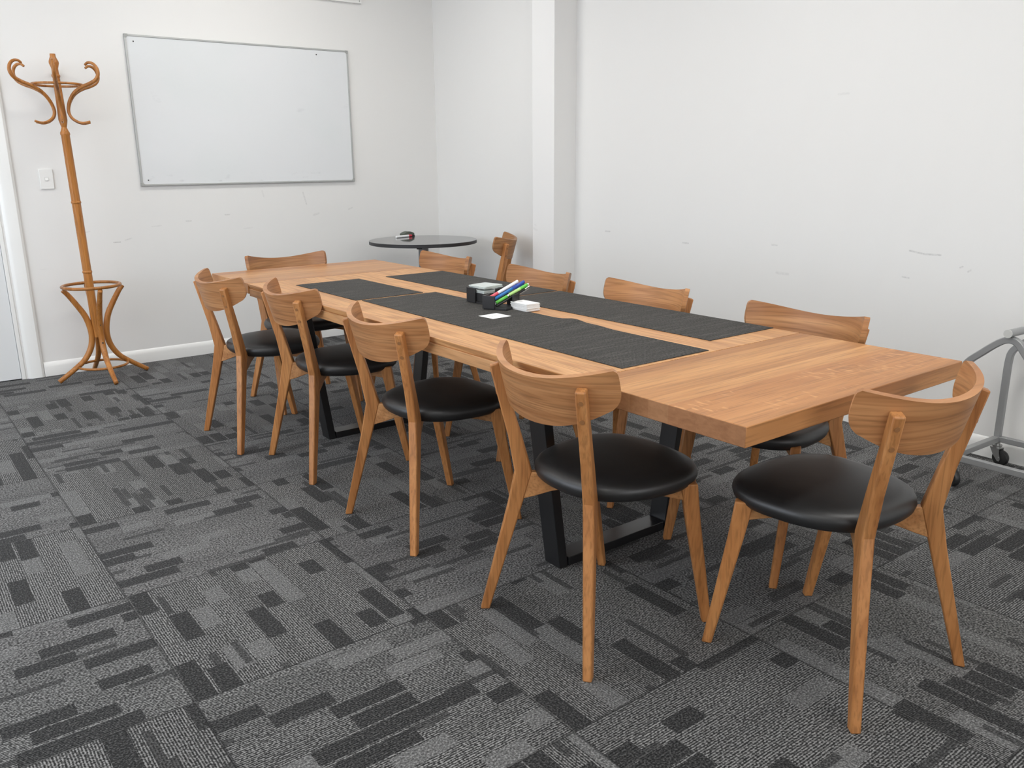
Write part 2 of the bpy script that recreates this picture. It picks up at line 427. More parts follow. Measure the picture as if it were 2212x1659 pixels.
def carpet():
    n = N('carpet_tiles'); g = n.new('ShaderNodeNewGeometry').outputs['Position']
    X = n.sep(g); P = .648
    fx = n.math('DIVIDE', n.math('SUBTRACT', X[0], .459), P); fy = n.math('DIVIDE', n.math('SUBTRACT', X[1], 1.875), P)
    ix = n.math('FLOOR', fx); iy = n.math('FLOOR', fy)
    lx = n.math('SUBTRACT', fx, ix); ly = n.math('SUBTRACT', fy, iy)
    par = n.math('FLOORED_MODULO', n.math('ADD', ix, iy), 2.0)            # quarter-turned neighbours
    inv = n.math('SUBTRACT', 1.0, par)
    sel = lambda a, b: n.math('ADD', n.math('MULTIPLY', a, inv), n.math('MULTIPLY', b, par))
    u = n.math('MULTIPLY', sel(ly, lx), P); v = n.math('MULTIPLY', sel(lx, ly), P)   # u runs along the ribs
    wob = n.math('MULTIPLY', n.math('SUBTRACT', n.noise(g, 14, 2), .5), .005)
    v = n.math('ADD', v, wob)
    tid = n.math('ADD', n.math('MULTIPLY', ix, 13.0), n.math('MULTIPLY', iy, 7.0))
    def wn(a, b, c):
        w = n.new('ShaderNodeTexWhiteNoise', noise_dimensions='3D'); n.l.new(n.comb(a, b, c), w.inputs['Vector']); return w.outputs['Value']
    def blocks(bw, length, seed, gap):
        bi = n.math('FLOOR', n.math('DIVIDE', v, bw)); bf = n.math('SUBTRACT', n.math('DIVIDE', v, bw), bi)
        off = n.math('MULTIPLY', wn(bi, tid, seed), length*3)
        ln = n.math('ADD', length*.6, n.math('MULTIPLY', wn(bi, tid, seed + 3.3), length*.9))
        q = n.math('DIVIDE', n.math('ADD', u, off), ln); qi = n.math('FLOOR', q)
        val = wn(n.math('ADD', n.math('MULTIPLY', bi, 5.0), seed), n.math('ADD', qi, tid), seed*1.7 + .3)
        edge = n.math('MULTIPLY', n.math('GREATER_THAN', bf, gap), n.math('LESS_THAN', bf, 1 - gap))
        uc = n.math('SUBTRACT', n.math('MULTIPLY', n.math('ADD', qi, .5), ln), off)
        return val, edge, bi, uc
    BW = P/10.5
    va, ea, bi, uc = blocks(BW, .150, 2.0, .07)
    vb, eb, _, _ = blocks(P/29, .17, 9.0, .03)
    # slow patchiness, read at each block's own centre, gathers the blocks into clusters
    clus = n.noise(n.comb(n.math('ADD', n.math('MULTIPLY', uc, 4.2), tid), n.math('MULTIPLY', bi, BW*5.0), n.math('MULTIPLY', tid, 1.7)), 1.0, 0)
    va2 = n.math('ADD', va, n.math('MULTIPLY', n.math('SUBTRACT', clus, .5), 1.0))
    isdark = n.math('MULTIPLY', n.math('LESS_THAN', va2, .20), ea)
    islight = n.math('MULTIPLY', n.math('GREATER_THAN', va2, .85), ea)
    thin = n.math('MULTIPLY', n.math('LESS_THAN', vb, .075), eb)
    # ribs
    rib = n.math('MULTIPLY', n.math('ADD', n.math('SINE', n.math('MULTIPLY', v, 2*math.pi/.0064)), 1.0), .5)
    ribn = n.noise(n.mapping(g, (165, 165, 1)), 1.0, 2)
    ribm = n.math('ADD', n.math('MULTIPLY', n.math('SUBTRACT', rib, .5), .55), n.math('MULTIPLY', n.math('SUBTRACT', ribn, .5), 2.3))
    base = n.ramp(n.math('ADD', ribm, .5), [(.14, (.013, .013, .013)), (.5, (.072, .0715, .071)), (.88, (.25, .248, .245))])
    loop = n.noise(g, 190, 2, .6)
    dk = n.ramp(loop, [(.34, (.008, .008, .008)), (.5, (.024, .024, .0242)), (.68, (.090, .0895, .089))])
    lt = n.ramp(loop, [(.32, (.045, .045, .045)), (.5, (.115, .115, .114)), (.68, (.26, .26, .258))])
    tone = n.math('ADD', .86, n.math('MULTIPLY', wn(bi, tid, 21.0), .24))
    base = n.mix(1.0, base, n.comb(tone, tone, tone), 'MULTIPLY')
    c = n.mix(islight, base, lt); c = n.mix(n.math('MULTIPLY', thin, .8), c, dk); c = n.mix(isdark, c, dk)
    # tile joints
    e = n.math('MINIMUM', n.math('MINIMUM', lx, n.math('SUBTRACT', 1.0, lx)), n.math('MINIMUM', ly, n.math('SUBTRACT', 1.0, ly)))
    j = n.math('LESS_THAN', e, .0045)
    c = n.mix(n.math('MULTIPLY', j, .65), c, (.012, .012, .012))
    n.base(c); n.b.inputs['Roughness'].default_value = .95; n.b.inputs['Specular IOR Level'].default_value = .1
    n.b.inputs['Sheen Weight'].default_value = .085; n.b.inputs['Sheen Roughness'].default_value = .45
    h = n.math('ADD', n.math('MULTIPLY', rib, .6), n.math('MULTIPLY', loop, .8))
    n.bump(h, .5, .003)
    return n.m
M_carpet = carpet()

def emit(name, col, s):
    n = N(name); n.base((0.8, .8, .8)); n.b.inputs['Emission Color'].default_value = (*col, 1); n.b.inputs['Emission Strength'].default_value = s
    return n.m

# ------------------------------------------------------------------ room shell
XL, XR, XR2, YB, YF, HC = -1.9, 3.735, 3.685, -2.2, 5.764, 2.85
struct(mkbox('floor', M_carpet, XL, 3.9, YB, 5.9, -.05, 0))
struct(mkbox('ceiling', M_ceil, XL, 3.9, YB, 5.9, HC, HC + .1))
DX0, DX1, DH = -.18, .665, 2.04
bm = bmesh.new()
box(bm, XL, DX0, YF, YF + .12, 0, HC); box(bm, DX1, 3.9, YF, YF + .12, 0, HC); box(bm, DX0, DX1, YF, YF + .12, DH, HC)
struct(obj('wall_far', bm, M_far))
struct(mkbox('wall_right', M_right, XR, XR + .15, YB, 4.25, 0, HC))
struct(mkbox('wall_right_recess', M_plain, XR2, XR2 + .2, 4.25, YF + .1, 0, HC))
struct(mkbox('wall_pier', M_pier, 3.553, XR + .02, 4.19, 4.408, 0, HC, bevel=.003))
bm = bmesh.new()
W0, W1 = 1.2, 5.2
box(bm, XL - .12, XL, YB, W0, 0, HC); box(bm, XL - .12, XL, W1, 5.9, 0, HC); box(bm, XL - .12, XL, W0, W1, 0, .5); box(bm, XL - .12, XL, W0, W1, 2.3, HC)
struct(obj('wall_left', bm, M_plain))
bm = bmesh.new()
B0, B1 = -.6, 2.6
box(bm, XL, B0, YB - .12, YB, 0, HC); box(bm, B1, 3.9, YB - .12, YB, 0, HC); box(bm, B0, B1, YB - .12, YB, 0, .8); box(bm, B0, B1, YB - .12, YB, 2.3, HC)
struct(obj('wall_back', bm, M_plain))
wf = bmesh.new()
box(wf, B0, B1, YB - .08, YB - .03, .8, .85); box(wf, B0, B1, YB - .08, YB - .03, 2.25, 2.3)
for xx in (B0, (B0 + B1)/2 - .025, B1 - .05): box(wf, xx, xx + .05, YB - .08, YB - .03, .85, 2.25)
struct(obj('fill_window', wf, M_trim))  # unseen window added to light the near chair's back
wf = bmesh.new()
box(wf, XL - .08, XL - .03, W0, W1, .5, .55); box(wf, XL - .08, XL - .03, W0, W1, 2.25, 2.3)
for yy in (W0, (W0 + W1)/2 - .025, W1 - .05): box(wf, XL - .08, XL - .03, yy, yy + .05, .55, 2.25)
struct(obj('window_1', wf, M_trim))

def skirt(name, poly_len, M):
    bm = bmesh.new()
    prism(bm, [(0, 0), (.014, 0), (.014, .058), (.009, .078), (0, .088)], 'x', 0, poly_len)
    for v in bm.verts: v.co = M @ v.co
    return struct(obj(name, bm, M_trim, auto=40))
# profile grows in local +y; place along each wall
skirt('baseboard_far', XR2 - .768, Matrix.Translation((XR2, YF, 0)) @ Matrix.Rotation(math.pi, 4, 'Z'))
skirt('baseboard_right', 4.19 - YB, Matrix.Translation((XR, YB, 0)) @ Matrix.Rotation(R(90), 4, 'Z'))
skirt('baseboard_recess', YF - 4.408, Matrix.Translation((XR2, 4.408, 0)) @ Matrix.Rotation(R(90), 4, 'Z'))
skirt('baseboard_left', 8.0, Matrix.Translation((XL, 5.76, 0)) @ Matrix.Rotation(R(-90), 4, 'Z'))
# door, jamb and architrave
bm = bmesh.new(); box(bm, DX0 + .02, DX1 - .024, YF + .004, YF + .042, .006, DH - .01)
dr = struct(obj('door_1', bm, M_door))
bm = bmesh.new()
disc_cyl(bm, (DX0 + .08, YF - .03, 1.02), (0, 1, 0), .011, .07); tube(bm, [(DX0 + .08, YF - .06, 1.02), (DX0 + .19, YF - .06, 1.02)], .009)
disc_cyl(bm, (DX0 + .08, YF - .001, 1.02), (0, 1, 0), .026, .01)
obj('door_handle', bm, M_zinc, dr, auto=40)
bm = bmesh.new()
box(bm, DX1 - .022, DX1, YF - .004, YF + .1, 0, DH); box(bm, DX0, DX0 + .018, YF - .004, YF + .1, 0, DH); box(bm, DX0, DX1, YF - .004, YF + .1, DH - .008, DH)
struct(obj('trim_1', bm, M_trim, bevel=.002))
bm = bmesh.new()
arch = [(0, 0), (.088, 0), (.088, -.012), (.075, -.019), (.02, -.017), (.006, -.009), (0, -.004)]
prism(bm, [(DX1 + .012 + a, YF + b) for a, b in arch], 'z', 0, DH + .1)
prism(bm, [(DX0 - .012 - a, YF + b) for a, b in arch], 'z', 0, DH + .1)
box(bm, DX0 - .1, DX1 + .1, YF - .017, YF, DH + .012, DH + .1)
struct(obj('trim_2', bm, M_trim, auto=30))

# ------------------------------------------------------------------ ceiling lights
LIGHTS = [(2.05, .40, 1.2, .3), (2.05, 2.40, 1.2, .3), (2.05, 4.60, 1.2, .3), (-.5, .40, 1.2, .3), (-.5, 2.40, 1.2, .3), (-.5, 4.60, 1.2, .3), (1.2, -1.4, 1.2, .3)]  # left row and rear panel are unseen extras added to light the chair backs
M_lamp = emit('light_diffuser', (1.0, .985, .945), 17.6)
words = ['over the near end of the long table', 'over the middle of the long table', 'over the far end of the long table', 'added as fill left of the camera', 'added as fill over the open floor on the left', 'added as fill in front of the door', 'added as fill behind the camera']
for (x, y, a, b), w in zip(LIGHTS, words):
    t = thing('ceiling_light', 'white recessed rectangular ceiling light ' + w, 'ceiling light', (x, y, HC), 0, 'recessed ceiling lights')
    bm = bmesh.new()
    box(bm, -a/2 - .02, a/2 + .02, -b/2 - .02, -b/2, -.015, 0); box(bm, -a/2 - .02, a/2 + .02, b/2, b/2 + .02, -.015, 0)
    box(bm, -a/2 - .02, -a/2, -b/2, b/2, -.015, 0); box(bm, a/2, a/2 + .02, -b/2, b/2, -.015, 0)
    obj('frame', bm, M_trim, t)
    mkbox('diffuser', M_lamp, -a/2, a/2, -b/2, b/2, -.01, -.002, t)

# ------------------------------------------------------------------ dining chair
def ysurf(x, z): return -.248 + 1.412*x*x + 16.71*x**4 - .273*(z - .7)
ENDX = [(0, .199), (.08, .211), (.18, .219), (.30, .2245), (.44, .2275), (.60, .2285), (.80, .2288), (.90, .2285), (.96, .2272), (1, .2225)]
def endx(v):
    for (a, xa), (b, xb) in zip(ENDX, ENDX[1:]):
        if v <= b:
            t = (v - a)/(b - a); return xa + (xb - xa)*t
    return ENDX[-1][1]
def backrest_bm():
    bm = bmesh.new(); nx, nz = 52, 22; th = .017
    out, inn = [], []
    for i in range(nx + 1):
        u = math.sin(math.pi/2*(2*i/nx - 1)); ro, ri = [], []
        tb = abs(u)*.199/.225; a = .625 + .038*tb*tb + .037*tb**4
        tt = abs(u)*.2225/.225; b = .7525 + .0350*tt*tt
        for k in range(nz + 1):
            v = .5 - .5*math.cos(math.pi*k/nz)
            x = u*endx(v); z = a + (b - a)*v
            dx = 2*1.412*x + 4*16.71*x**3; nrm = Vector((-dx, 1, .273)).normalized()
            p = Vector((x, ysurf(x, z), z))
            ro.append(bm.verts.new(p)); ri.append(bm.verts.new(p + nrm*th))
        out.append(ro); inn.append(ri)
    for i in range(nx):
        for k in range(nz):
            bm.faces.new((out[i][k], out[i+1][k], out[i+1][k+1], out[i][k+1]))
            bm.faces.new((inn[i][k], inn[i][k+1], inn[i+1][k+1], inn[i+1][k]))
        bm.faces.new((out[i][0], inn[i][0], inn[i+1][0], out[i+1][0]))
        bm.faces.new((out[i][nz], out[i+1][nz], inn[i+1][nz], inn[i][nz]))
    for i in (0, nx):
        for k in range(nz):
            bm.faces.new((out[i][k], out[i][k+1], inn[i][k+1], inn[i][k]))
    uv = bm.loops.layers.uv.new('grain')
    for fc in bm.faces:
        for lp in fc.loops:
            x = lp.vert.co.x; sl = 2*1.412*x + 4*16.71*x**3
            lp[uv].uv = (x*(1 + .16*sl*sl) + .5, lp.vert.co.z)
    return bm

def seat_bm():
    bm = bmesh.new(); n = 64
    def outline(f):
        pts = []
        for i in range(n):
            a = 2*math.pi*i/n; c, s = math.cos(a), math.sin(a)
            cx = math.copysign(abs(c)**(2/2.55), c); sy = math.copysign(abs(s)**(2/2.55), s)
            y = sy*.202; x = cx*(.213 + .024*sy)
            pts.append((x*f, .052 + y*f))
        return pts
    rings = [(.02, .409), (.78, .409), (.88, .411), (.945, .4165), (.982, .425), (1.0, .437), (.993, .447), (.968, .4555), (.915, .462), (.81, .4675), (.6, .472), (.35, .474), (.02, .475)]
    R_ = [[(x, y, z + .006*max(0, (y - .1))/.15) for x, y in outline(f)] for f, z in rings]
    loft(bm, R_)
    return bm

PHI = R(36)
def leg_front(s):
    bm = bmesh.new(); q = -s*PHI
    loft(bm, [rect_ring(s*.216, .226, 0, .024, .026, 0, q), rect_ring(s*.204, .160, .33, .031, .040, 0, q), rect_ring(s*.201, .142, .432, .031, .046, 0, q)])
    return bm
def leg_rear(s):
    bm = bmesh.new(); q = s*PHI
    loft(bm, [rect_ring(s*.225, -.226, 0, .024, .026, 0, q), rect_ring(s*.158, -.166, .330, .029, .040, 0, q), rect_ring(s*.1385, -.1495, .432, .030, .048, 0, q),
               rect_ring(s*.149, -.170, .54, .029, .037, 0, q), rect_ring(s*.175, -.217, .741, .027, .026, .004, q)])
    return bm
def cross_beam(s):
    # arched beam running diagonally from a rear leg to the opposite front leg, deepest where it meets the legs
    bm = bmesh.new(); A = Vector((s*.140, -.147, 0)); B = Vector((-s*.199, .138, 0)); d = (B - A).normalized(); w = Vector((-d.y, d.x, 0))*.011
    prof = [(0.0, .352, .432), (.07, .362, .432), (.18, .381, .428), (.32, .396, .415), (.5, .400, .412), (.70, .398, .415), (.88, .391, .428), (1.0, .384, .432)]
    rings = []
    for t, z0, z1 in prof:
        p = A.lerp(B, t); u = Vector((0, 0, 1))
        rings.append([p - w + u*z0, p + w + u*z0, p + w + u*z1, p - w + u*z1])
    loft(bm, rings)
    return bm
GROUP = 'matching oak dining chairs in the meeting room'
POSE = {'L4': (1.496, 1.576, -90.9), 'L3': (1.506, 2.453, -88.7), 'L2': (1.525, 3.250, -91.3), 'L1': (1.420, 3.798, -89.7),
        'E': (1.844, 1.051, -2.8), 'R1': (2.255, 1.571, 89.6), 'R2': (2.296, 2.322, 89.7), 'R3': (2.279, 2.985, 88.5),
        'R4': (2.312, 3.806, 91.4), 'F': (1.819, 4.252, 177.9), 'K': (3.31, 4.69, 45.0)}
LAB = {'L4': 'oak chair with black seat, nearest the camera on the table\'s left side',
       'L3': 'oak chair with black seat, second from the near end on the left side',
       'L2': 'oak chair with black seat, third from the near end on the left side',
       'L1': 'oak chair with black seat, farthest of the left row, nearest the coat stand',
       'E': 'oak chair at the near end of the table, its black seat half in light',
       'R1': 'oak chair under the right side of the table, nearest the silver trolley',
       'R2': 'oak chair on the table\'s right side, second from the near end',
       'R3': 'oak chair on the table\'s right side, in front of the wall pier',
       'R4': 'oak chair farthest along the table\'s right side, in front of the round table',
       'F': 'oak chair at the far end of the table below the whiteboard',
       'K': 'oak chair away from the table, turned sideways by the dark round table'}
root = thing('dining_chair', LAB['L4'], 'chair', (0, 0, 0), 0, GROUP)
obj('seat', seat_bm(), M_leather, root, smooth=True)
obj('backrest', backrest_bm(), M_backw, root, bevel=.0055, seg=3)
for s in (-1, 1):
    obj('leg', leg_front(s), M_legw, root, bevel=.004, seg=2, sharp=16)
    lr = obj('leg', leg_rear(s), M_legw, root, bevel=.004, seg=2, sharp=16)
    for zz in (.712, .664):
        t = (zz - .445)/(.741 - .445); y = -.149 + (-.217 + .149)*t; x = s*(.139 + .036*t); wy = .045 + (.026 - .045)*t
        nv = Vector((s*math.sin(PHI), -math.cos(PHI), -.23)).normalized()
        c0_ = Vector((x, y, zz)) + nv*(wy/2 - .0004)
        pb = bmesh.new(); disc_cyl(pb, c0_, nv, .006, .003, 16)
        obj('plug', pb, M_plug, lr)
    obj('cross_beam', cross_beam(s), M_railw, root, bevel=.002)
for i, (k, (x, y, a)) in enumerate(POSE.items()):
    if i == 0: root.location = (x, y, 0); root.rotation_euler = (0, 0, R(a))
    else: dup(root, LAB[k], (x, y, 0), R(a))

# ------------------------------------------------------------------ long table
tb = thing('meeting_table', 'long oak meeting table with black steel frame legs and two end leaves', 'table', ((TX0 + TX1)/2, (TY0 + TY1)/2, 0))
INV = Matrix.Translation((-(TX0 + TX1)/2, -(TY0 + TY1)/2, 0))
def tobj(name, bm, mat, bevel=0.0, **k):
    o = obj(name, bm, mat, tb, bevel=bevel, **k); o.matrix_local = INV; return o
LEAF = .047
bm = bmesh.new(); box(bm, TX0, TX1, TY0, S0 - .002, TZ - LEAF, TZ); lf = tobj('extension_leaf', bm, M_leaf_near, .002); lf['label'] = 'near end leaf with wide crosswise boards and pale flecks'
lf.data.materials.append(M_end)
for p in lf.data.polygons:
    if abs(p.normal.x) > .9: p.material_index = 1
bm = bmesh.new(); box(bm, TX0, TX1, S1 + .0012, TY1, TZ - LEAF, TZ); tobj('extension_leaf', bm, M_leaf_far, .002)
bm = bmesh.new()
prism(bm, [(TX0, TZ), (TX1, TZ), (TX1, TZ - .006), (TX1 - .009, TZ - .022), (TX0 + .009, TZ - .022), (TX0, TZ - .006)], 'y', S0 + .0012, S1 - .0012)
tobj('tabletop', bm, M_top, .0015)
bm = bmesh.new()
ap = (TX0 + .003, TX1 - .003, S0 + .004, S1 - .004)
box(bm, ap[0], ap[0] + .03, ap[2], ap[3], TZ - .057, TZ - .022); box(bm, ap[1] - .03, ap[1], ap[2], ap[3], TZ - .057, TZ - .022)
box(bm, ap[0] + .03, ap[1] - .03, ap[2], ap[2] + .03, TZ - .057, TZ - .022); box(bm, ap[0] + .03, ap[1] - .03, ap[3] - .03, ap[3], TZ - .057, TZ - .022)
tobj('apron', bm, M_apron, .0015)
cx = 1.856
for yc in (1.884, 3.545):
    zt = TZ - .0225
    for s in (-1, 1):
        b0, t0 = cx + s*.258, cx + s*.352; bm = bmesh.new()
        loft(bm, [[(b0, yc - .037, 0), (b0 - s*.034, yc - .037, 0), (b0 - s*.034, yc + .037, 0), (b0, yc + .037, 0)],
                  [(t0, yc - .037, zt), (t0 - s*.034, yc - .037, zt), (t0 - s*.034, yc + .037, zt), (t0, yc + .037, zt)]])
        tobj('leg', bm, M_blackmetal, .002)
    # runner joining the two feet and the plate under the top
    bm = bmesh.new(); box(bm, cx - .222, cx + .222, yc - .037, yc + .037, 0, .03); tobj('foot_bar', bm, M_blackmetal, .0015)
    bm = bmesh.new(); box(bm, cx - .31, cx + .31, yc - .037, yc + .037, zt - .02, zt); tobj('top_bar', bm, M_blackmetal, .0015)

# ------------------------------------------------------------------ table runners
def runner(x0, x1, y0, y1, zb, label, waves=None, rot=0.0):
    bm = bmesh.new(); nx, ny = 24, max(24, int((y1 - y0)/.025)); th = .0018
    hx, hy = (x0 + x1)/2, (y0 + y1)/2
    def h(x, y): return zb + (waves(x, y) if waves else 0.0)
    top = [[bm.verts.new((x - hx, y - hy, h(x, y) + th)) for x in [x0 + (x1 - x0)*i/nx for i in range(nx + 1)]] for y in [y0 + (y1 - y0)*k/ny for k in range(ny + 1)]]
    bot = [[bm.verts.new((v.co.x, v.co.y, v.co.z - th)) for v in r] for r in top]
    for k in range(ny):
        for i in range(nx):
            bm.faces.new((top[k][i], top[k][i+1], top[k+1][i+1], top[k+1][i])); bm.faces.new((bot[k][i], bot[k+1][i], bot[k+1][i+1], bot[k][i+1]))
    for i in range(nx):
        bm.faces.new((top[0][i], bot[0][i], bot[0][i+1], top[0][i+1])); bm.faces.new((top[ny][i], top[ny][i+1], bot[ny][i+1], bot[ny][i]))
    for k in range(ny):
        bm.faces.new((top[k][0], top[k+1][0], bot[k+1][0], bot[k][0])); bm.faces.new((top[k][nx], bot[k][nx], bot[k+1][nx], top[k+1][nx]))
    for v in bm.verts: v.co.z -= TZ
    o = obj('table_runner', bm, M_runner, auto=50); o.location = (hx, hy, TZ); o.rotation_euler = (0, 0, rot)
    return tag(o, label, 'table runner', 'dark woven table runners')
def wav(x, y):
    e = max(0, (x - 1.70)/.2)
    return .010*min(1, e)**1.6*(math.exp(-((y - 2.13)/.055)**2)) + .004*min(1, e)**2*math.exp(-((y - 2.02)/.05)**2)
runner(1.556, 1.905, 1.545, 3.030, TZ + .0004, 'long dark woven runner on the left of the table, rippled, under the loose card', wav, R(-.35))
runner(1.541, 1.861, 3.052, 3.632, TZ + .0004, 'short dark woven runner at the far left of the table', None, R(.2))
runner(1.998, 2.325, 2.718, 3.617, TZ + .0004, 'dark woven runner on the far right of the table, behind the coasters', None, 0)
runner(2.010, 2.328, 1.630, 2.703, TZ + .0004, 'dark woven runner on the near right of the table', None, R(0))
ZM = TZ + .0024

# ------------------------------------------------------------------ coaster holder, pen holder
def holder(name, label, cat, loc, rz, w, h, liner):
    t = thing(name, label, cat, loc, rz)
    bm = bmesh.new(); box(bm, -w/2 + .004, w/2 - .004, -w/2 + .004, w/2 - .004, 0, .009); obj('base', bm, M_blackwood, t, bevel=.001)
    T = .007; L = w*.50; P = w*.46
    for sx, sy in ((-1, 1), (1, -1)):
        bm = bmesh.new()
        ax0, ax1 = (-w/2, -w/2 + T) if sx < 0 else (w/2 - T, w/2)
        ys = sorted((sy*w/2, sy*w/2 - sy*L)); box(bm, ax0, ax1, ys[0], ys[1], .004, h)
        xs = sorted((sx*w/2 - sx*T, sx*w/2 - sx*P)); yy = sorted((sy*w/2, sy*w/2 - sy*T)); box(bm, xs[0], xs[1], yy[0], yy[1], .004, h)
        obj('corner_wall', bm, M_blackwood, t, bevel=.0008)
    if liner:
        bm = bmesh.new(); q = w/2 - T - .001; box(bm, -q, q, -q, q, .0092, .0428); obj('inner_block', bm, M_blackwood, t, bevel=.001)
    return t
ca = (1.921, 2.672)
holder('coaster_holder', 'black open-cornered holder filled with glass coasters, behind the pen holder', 'coaster holder', (*ca, TZ + .0002), 0, .114, .060, True)
bm = bmesh.new(); box(bm, -.047, .047, -.047, .047, 0, .0052)
c0 = obj('glass_coaster', bm, M_glass, bevel=.001); c0.location = (ca[0], ca[1], TZ + .0430)
tag(c0, 'square clear glass coaster down inside the black holder', 'coaster', 'glass coasters in the black holder')
for k, (dz, rz, lb) in enumerate(((.0484, 0, None), (.0604, 3, 'square clear glass coaster on the rim of the holder, under the topmost one'), (.0658, 11, 'square clear glass coaster, topmost on the holder and slightly turned'))):
    c = c0.copy(); COL.objects.link(c)
    c.location = (ca[0] - .0015*k, ca[1] + .001*k, TZ + dz); c.rotation_euler = (0, 0, R(rz))
    if lb: c['label'] = lb
e1 = Vector((-.42, .907, 0)); e2 = Vector((.907, .42, 0)); P0 = Vector((1.849, 2.446, 0)); wB = .104
cb = P0 + e1*wB/2 + e2*wB/2
holder('pen_holder', 'black open-cornered holder holding pens, in front of the coaster holder', 'pen holder', (cb.x, cb.y, ZM), math.atan2(e2.y, e2.x), wB, .052, False)

def pen(label, segs, b, t, r=.0058, clip=None, group='pens in the black holder'):
    b, t = Vector(b), Vector(t); L = (t - b).length
    th = thing('pen', label, 'pen', b, 0, group)
    th.rotation_euler = (t - b).to_track_quat('Z', 'X').to_euler()
    for name, f0, f1, m, k in segs:
        bm = bmesh.new(); rr = r*k
        lathe(bm, [(L*f0, rr*.86), (L*f0 + .0012, rr), (L*f1 - .0012, rr), (L*f1, rr*.86)], 16)
        obj(name, bm, m, th, auto=40)
    if clip:
        bm = bmesh.new(); box(bm, -r*1.6, -r*1.15, -.0016, .0016, L*.70, L*.97); box(bm, -r*1.6, 0, -.0016, .0016, L*.955, L*.97); obj('clip', bm, clip, th)
    return th
def pp(a, b, z):   # point inside the pen holder: a along e2, b along e1
    p = P0 + e2*a + e1*b; return (p.x, p.y, z)
PD = Vector((.112, -.022, .052)); PS = e1.normalized()
def pq(i, dz, ext=0.0):
    b_ = Vector((1.838, 2.540, ZM + .0225 + dz)) - PS*.0135*i
    return tuple(b_), tuple(b_ + PD*(1.12 + ext))
pen('white pen with a coral red end leaning in the black holder', [('end_plug', 0, .30, M_pink, 1.0), ('barrel', .30, 1, M_white, 1.05)], *pq(0, .017, -.06))
pen('two-tone blue pen leaning in the black holder', [('barrel', 0, .62, M_blue, 1.0), ('cap', .62, 1, M_dblue, 1.08)], *pq(1, .009, .06), clip=M_dblue)
pen('lime green pen with a silver ring leaning lowest in the black holder', [('grip', 0, .36, M_green, 1.0), ('ring', .36, .41, M_chrome, 1.05), ('barrel', .41, .78, M_lgreen, 1.03), ('cap', .78, 1, M_green, 1.0)], *pq(2.1, 0, .04), clip=M_green)
pen('white pen lying behind the lime green pen', [('barrel', 0, .86, M_white, .95), ('button', .86, 1, M_white, .6)], *pq(1.5, -.005, .16), clip=M_white)
pen('slim black pen at the right of the pens in the holder', [('barrel', 0, .85, M_blackpl, .9), ('button', .85, 1, M_chrome, .55)], *pq(2.15, -.0115, .12), clip=M_chrome)

# ------------------------------------------------------------------ business cards
bm = bmesh.new(); box(bm, -.031, .031, -.048, .048, 0, .00044)
cd = obj('business_card', bm, M_paper); sc = (1.926, 2.433); NC = 54
tag(cd, 'white card inside the neat stack of cards beside the pen holder', 'card', 'white cards in the stack')
cd.location = (*sc, ZM); jx = jy = 0
for k in range(1, NC):
    c = cd.copy(); COL.objects.link(c)
    if k % 6 == 0: jx, jy = random.uniform(-.0022, .0022), random.uniform(-.0025, .0025)
    if k > NC - 4: jx, jy = -.0012, .001
    c.location = (sc[0] + jx + random.uniform(-.0004, .0004), sc[1] + jy + random.uniform(-.0004, .0004), ZM + .00051*k)
    c.rotation_euler = (0, 0, random.uniform(-.012, .012))
    if k == NC - 1:
        c['label'] = 'topmost white card of the stack, with a small grey mark'
        bm = bmesh.new(); box(bm, -.012, .004, .010, .026, .00046, .00050); p = obj('printing', bm, plain('pale_grey_print', (.62, .62, .63), .6), c)
lc = thing('loose_card', 'single white card with faint printed lines lying alone on the left runner', 'card', (1.756, 2.395, ZM), R(3))
bm = bmesh.new(); box(bm, -.042, .042, -.041, .041, 0, .0005); obj('paper', bm, M_paper, lc)
bm = bmesh.new()
for (x0, x1, y) in ((-.03, -.002, .020), (-.03, .016, .006), (-.026, .010, -.003), (.018, .034, -.014), (-.03, -.010, -.022)):
    n = 6
    for k in range(n):
        a = x0 + (x1 - x0)*k/n; box(bm, a, a + (x1 - x0)/n*.7, y, y + .0022, .00052, .00058)
obj('printing', bm, M_ink, lc)

# ------------------------------------------------------------------ whiteboard
wb = thing('whiteboard', 'large wall whiteboard with thin aluminium frame and faint smudges', 'whiteboard', (2.208, YF, 1.580))
HW, HH, D = .745, .449, .019
bm = bmesh.new(); box(bm, -HW + .006, HW - .006, -D + .004, -.004, -HH + .006, HH - .006); obj('writing_panel', bm, M_board, wb)
bm = bmesh.new()
box(bm, -HW + .004, HW - .004, -D, -.001, HH - .011, HH); box(bm, -HW + .004, HW - .004, -D, -.001, -HH, -HH + .011)
box(bm, -HW, -HW + .011, -D, -.001, -HH + .004, HH - .004); box(bm, HW - .011, HW, -D, -.001, -HH + .004, HH - .004)
obj('frame', bm, M_alu, wb, bevel=.0015)
for sx in (-1, 1):
    for sz in (-1, 1):
        bm = bmesh.new()
        prism(bm, [(sx*(HW + .001), sz*(HH + .001)), (sx*(HW - .021), sz*(HH + .001)), (sx*(HW - .021), sz*(HH - .012)), (sx*(HW - .012), sz*(HH - .014)), (sx*(HW - .014), sz*(HH - .021)), (sx*(HW + .001), sz*(HH - .021))], 'y', -D - .0012, -.0008)
        obj('corner_cap', bm, M_greyplastic, wb, bevel=.001)
for (x, z) in ((-HW + .05, HH - .04), (HW - .24, HH - .04), (-HW + .045, -HH + .035)):
    bm = bmesh.new(); disc_cyl(bm, (x, -D + .0035, z), (0, 1, 0), .0042, .003, 14); obj('screw', bm, M_screw, wb)

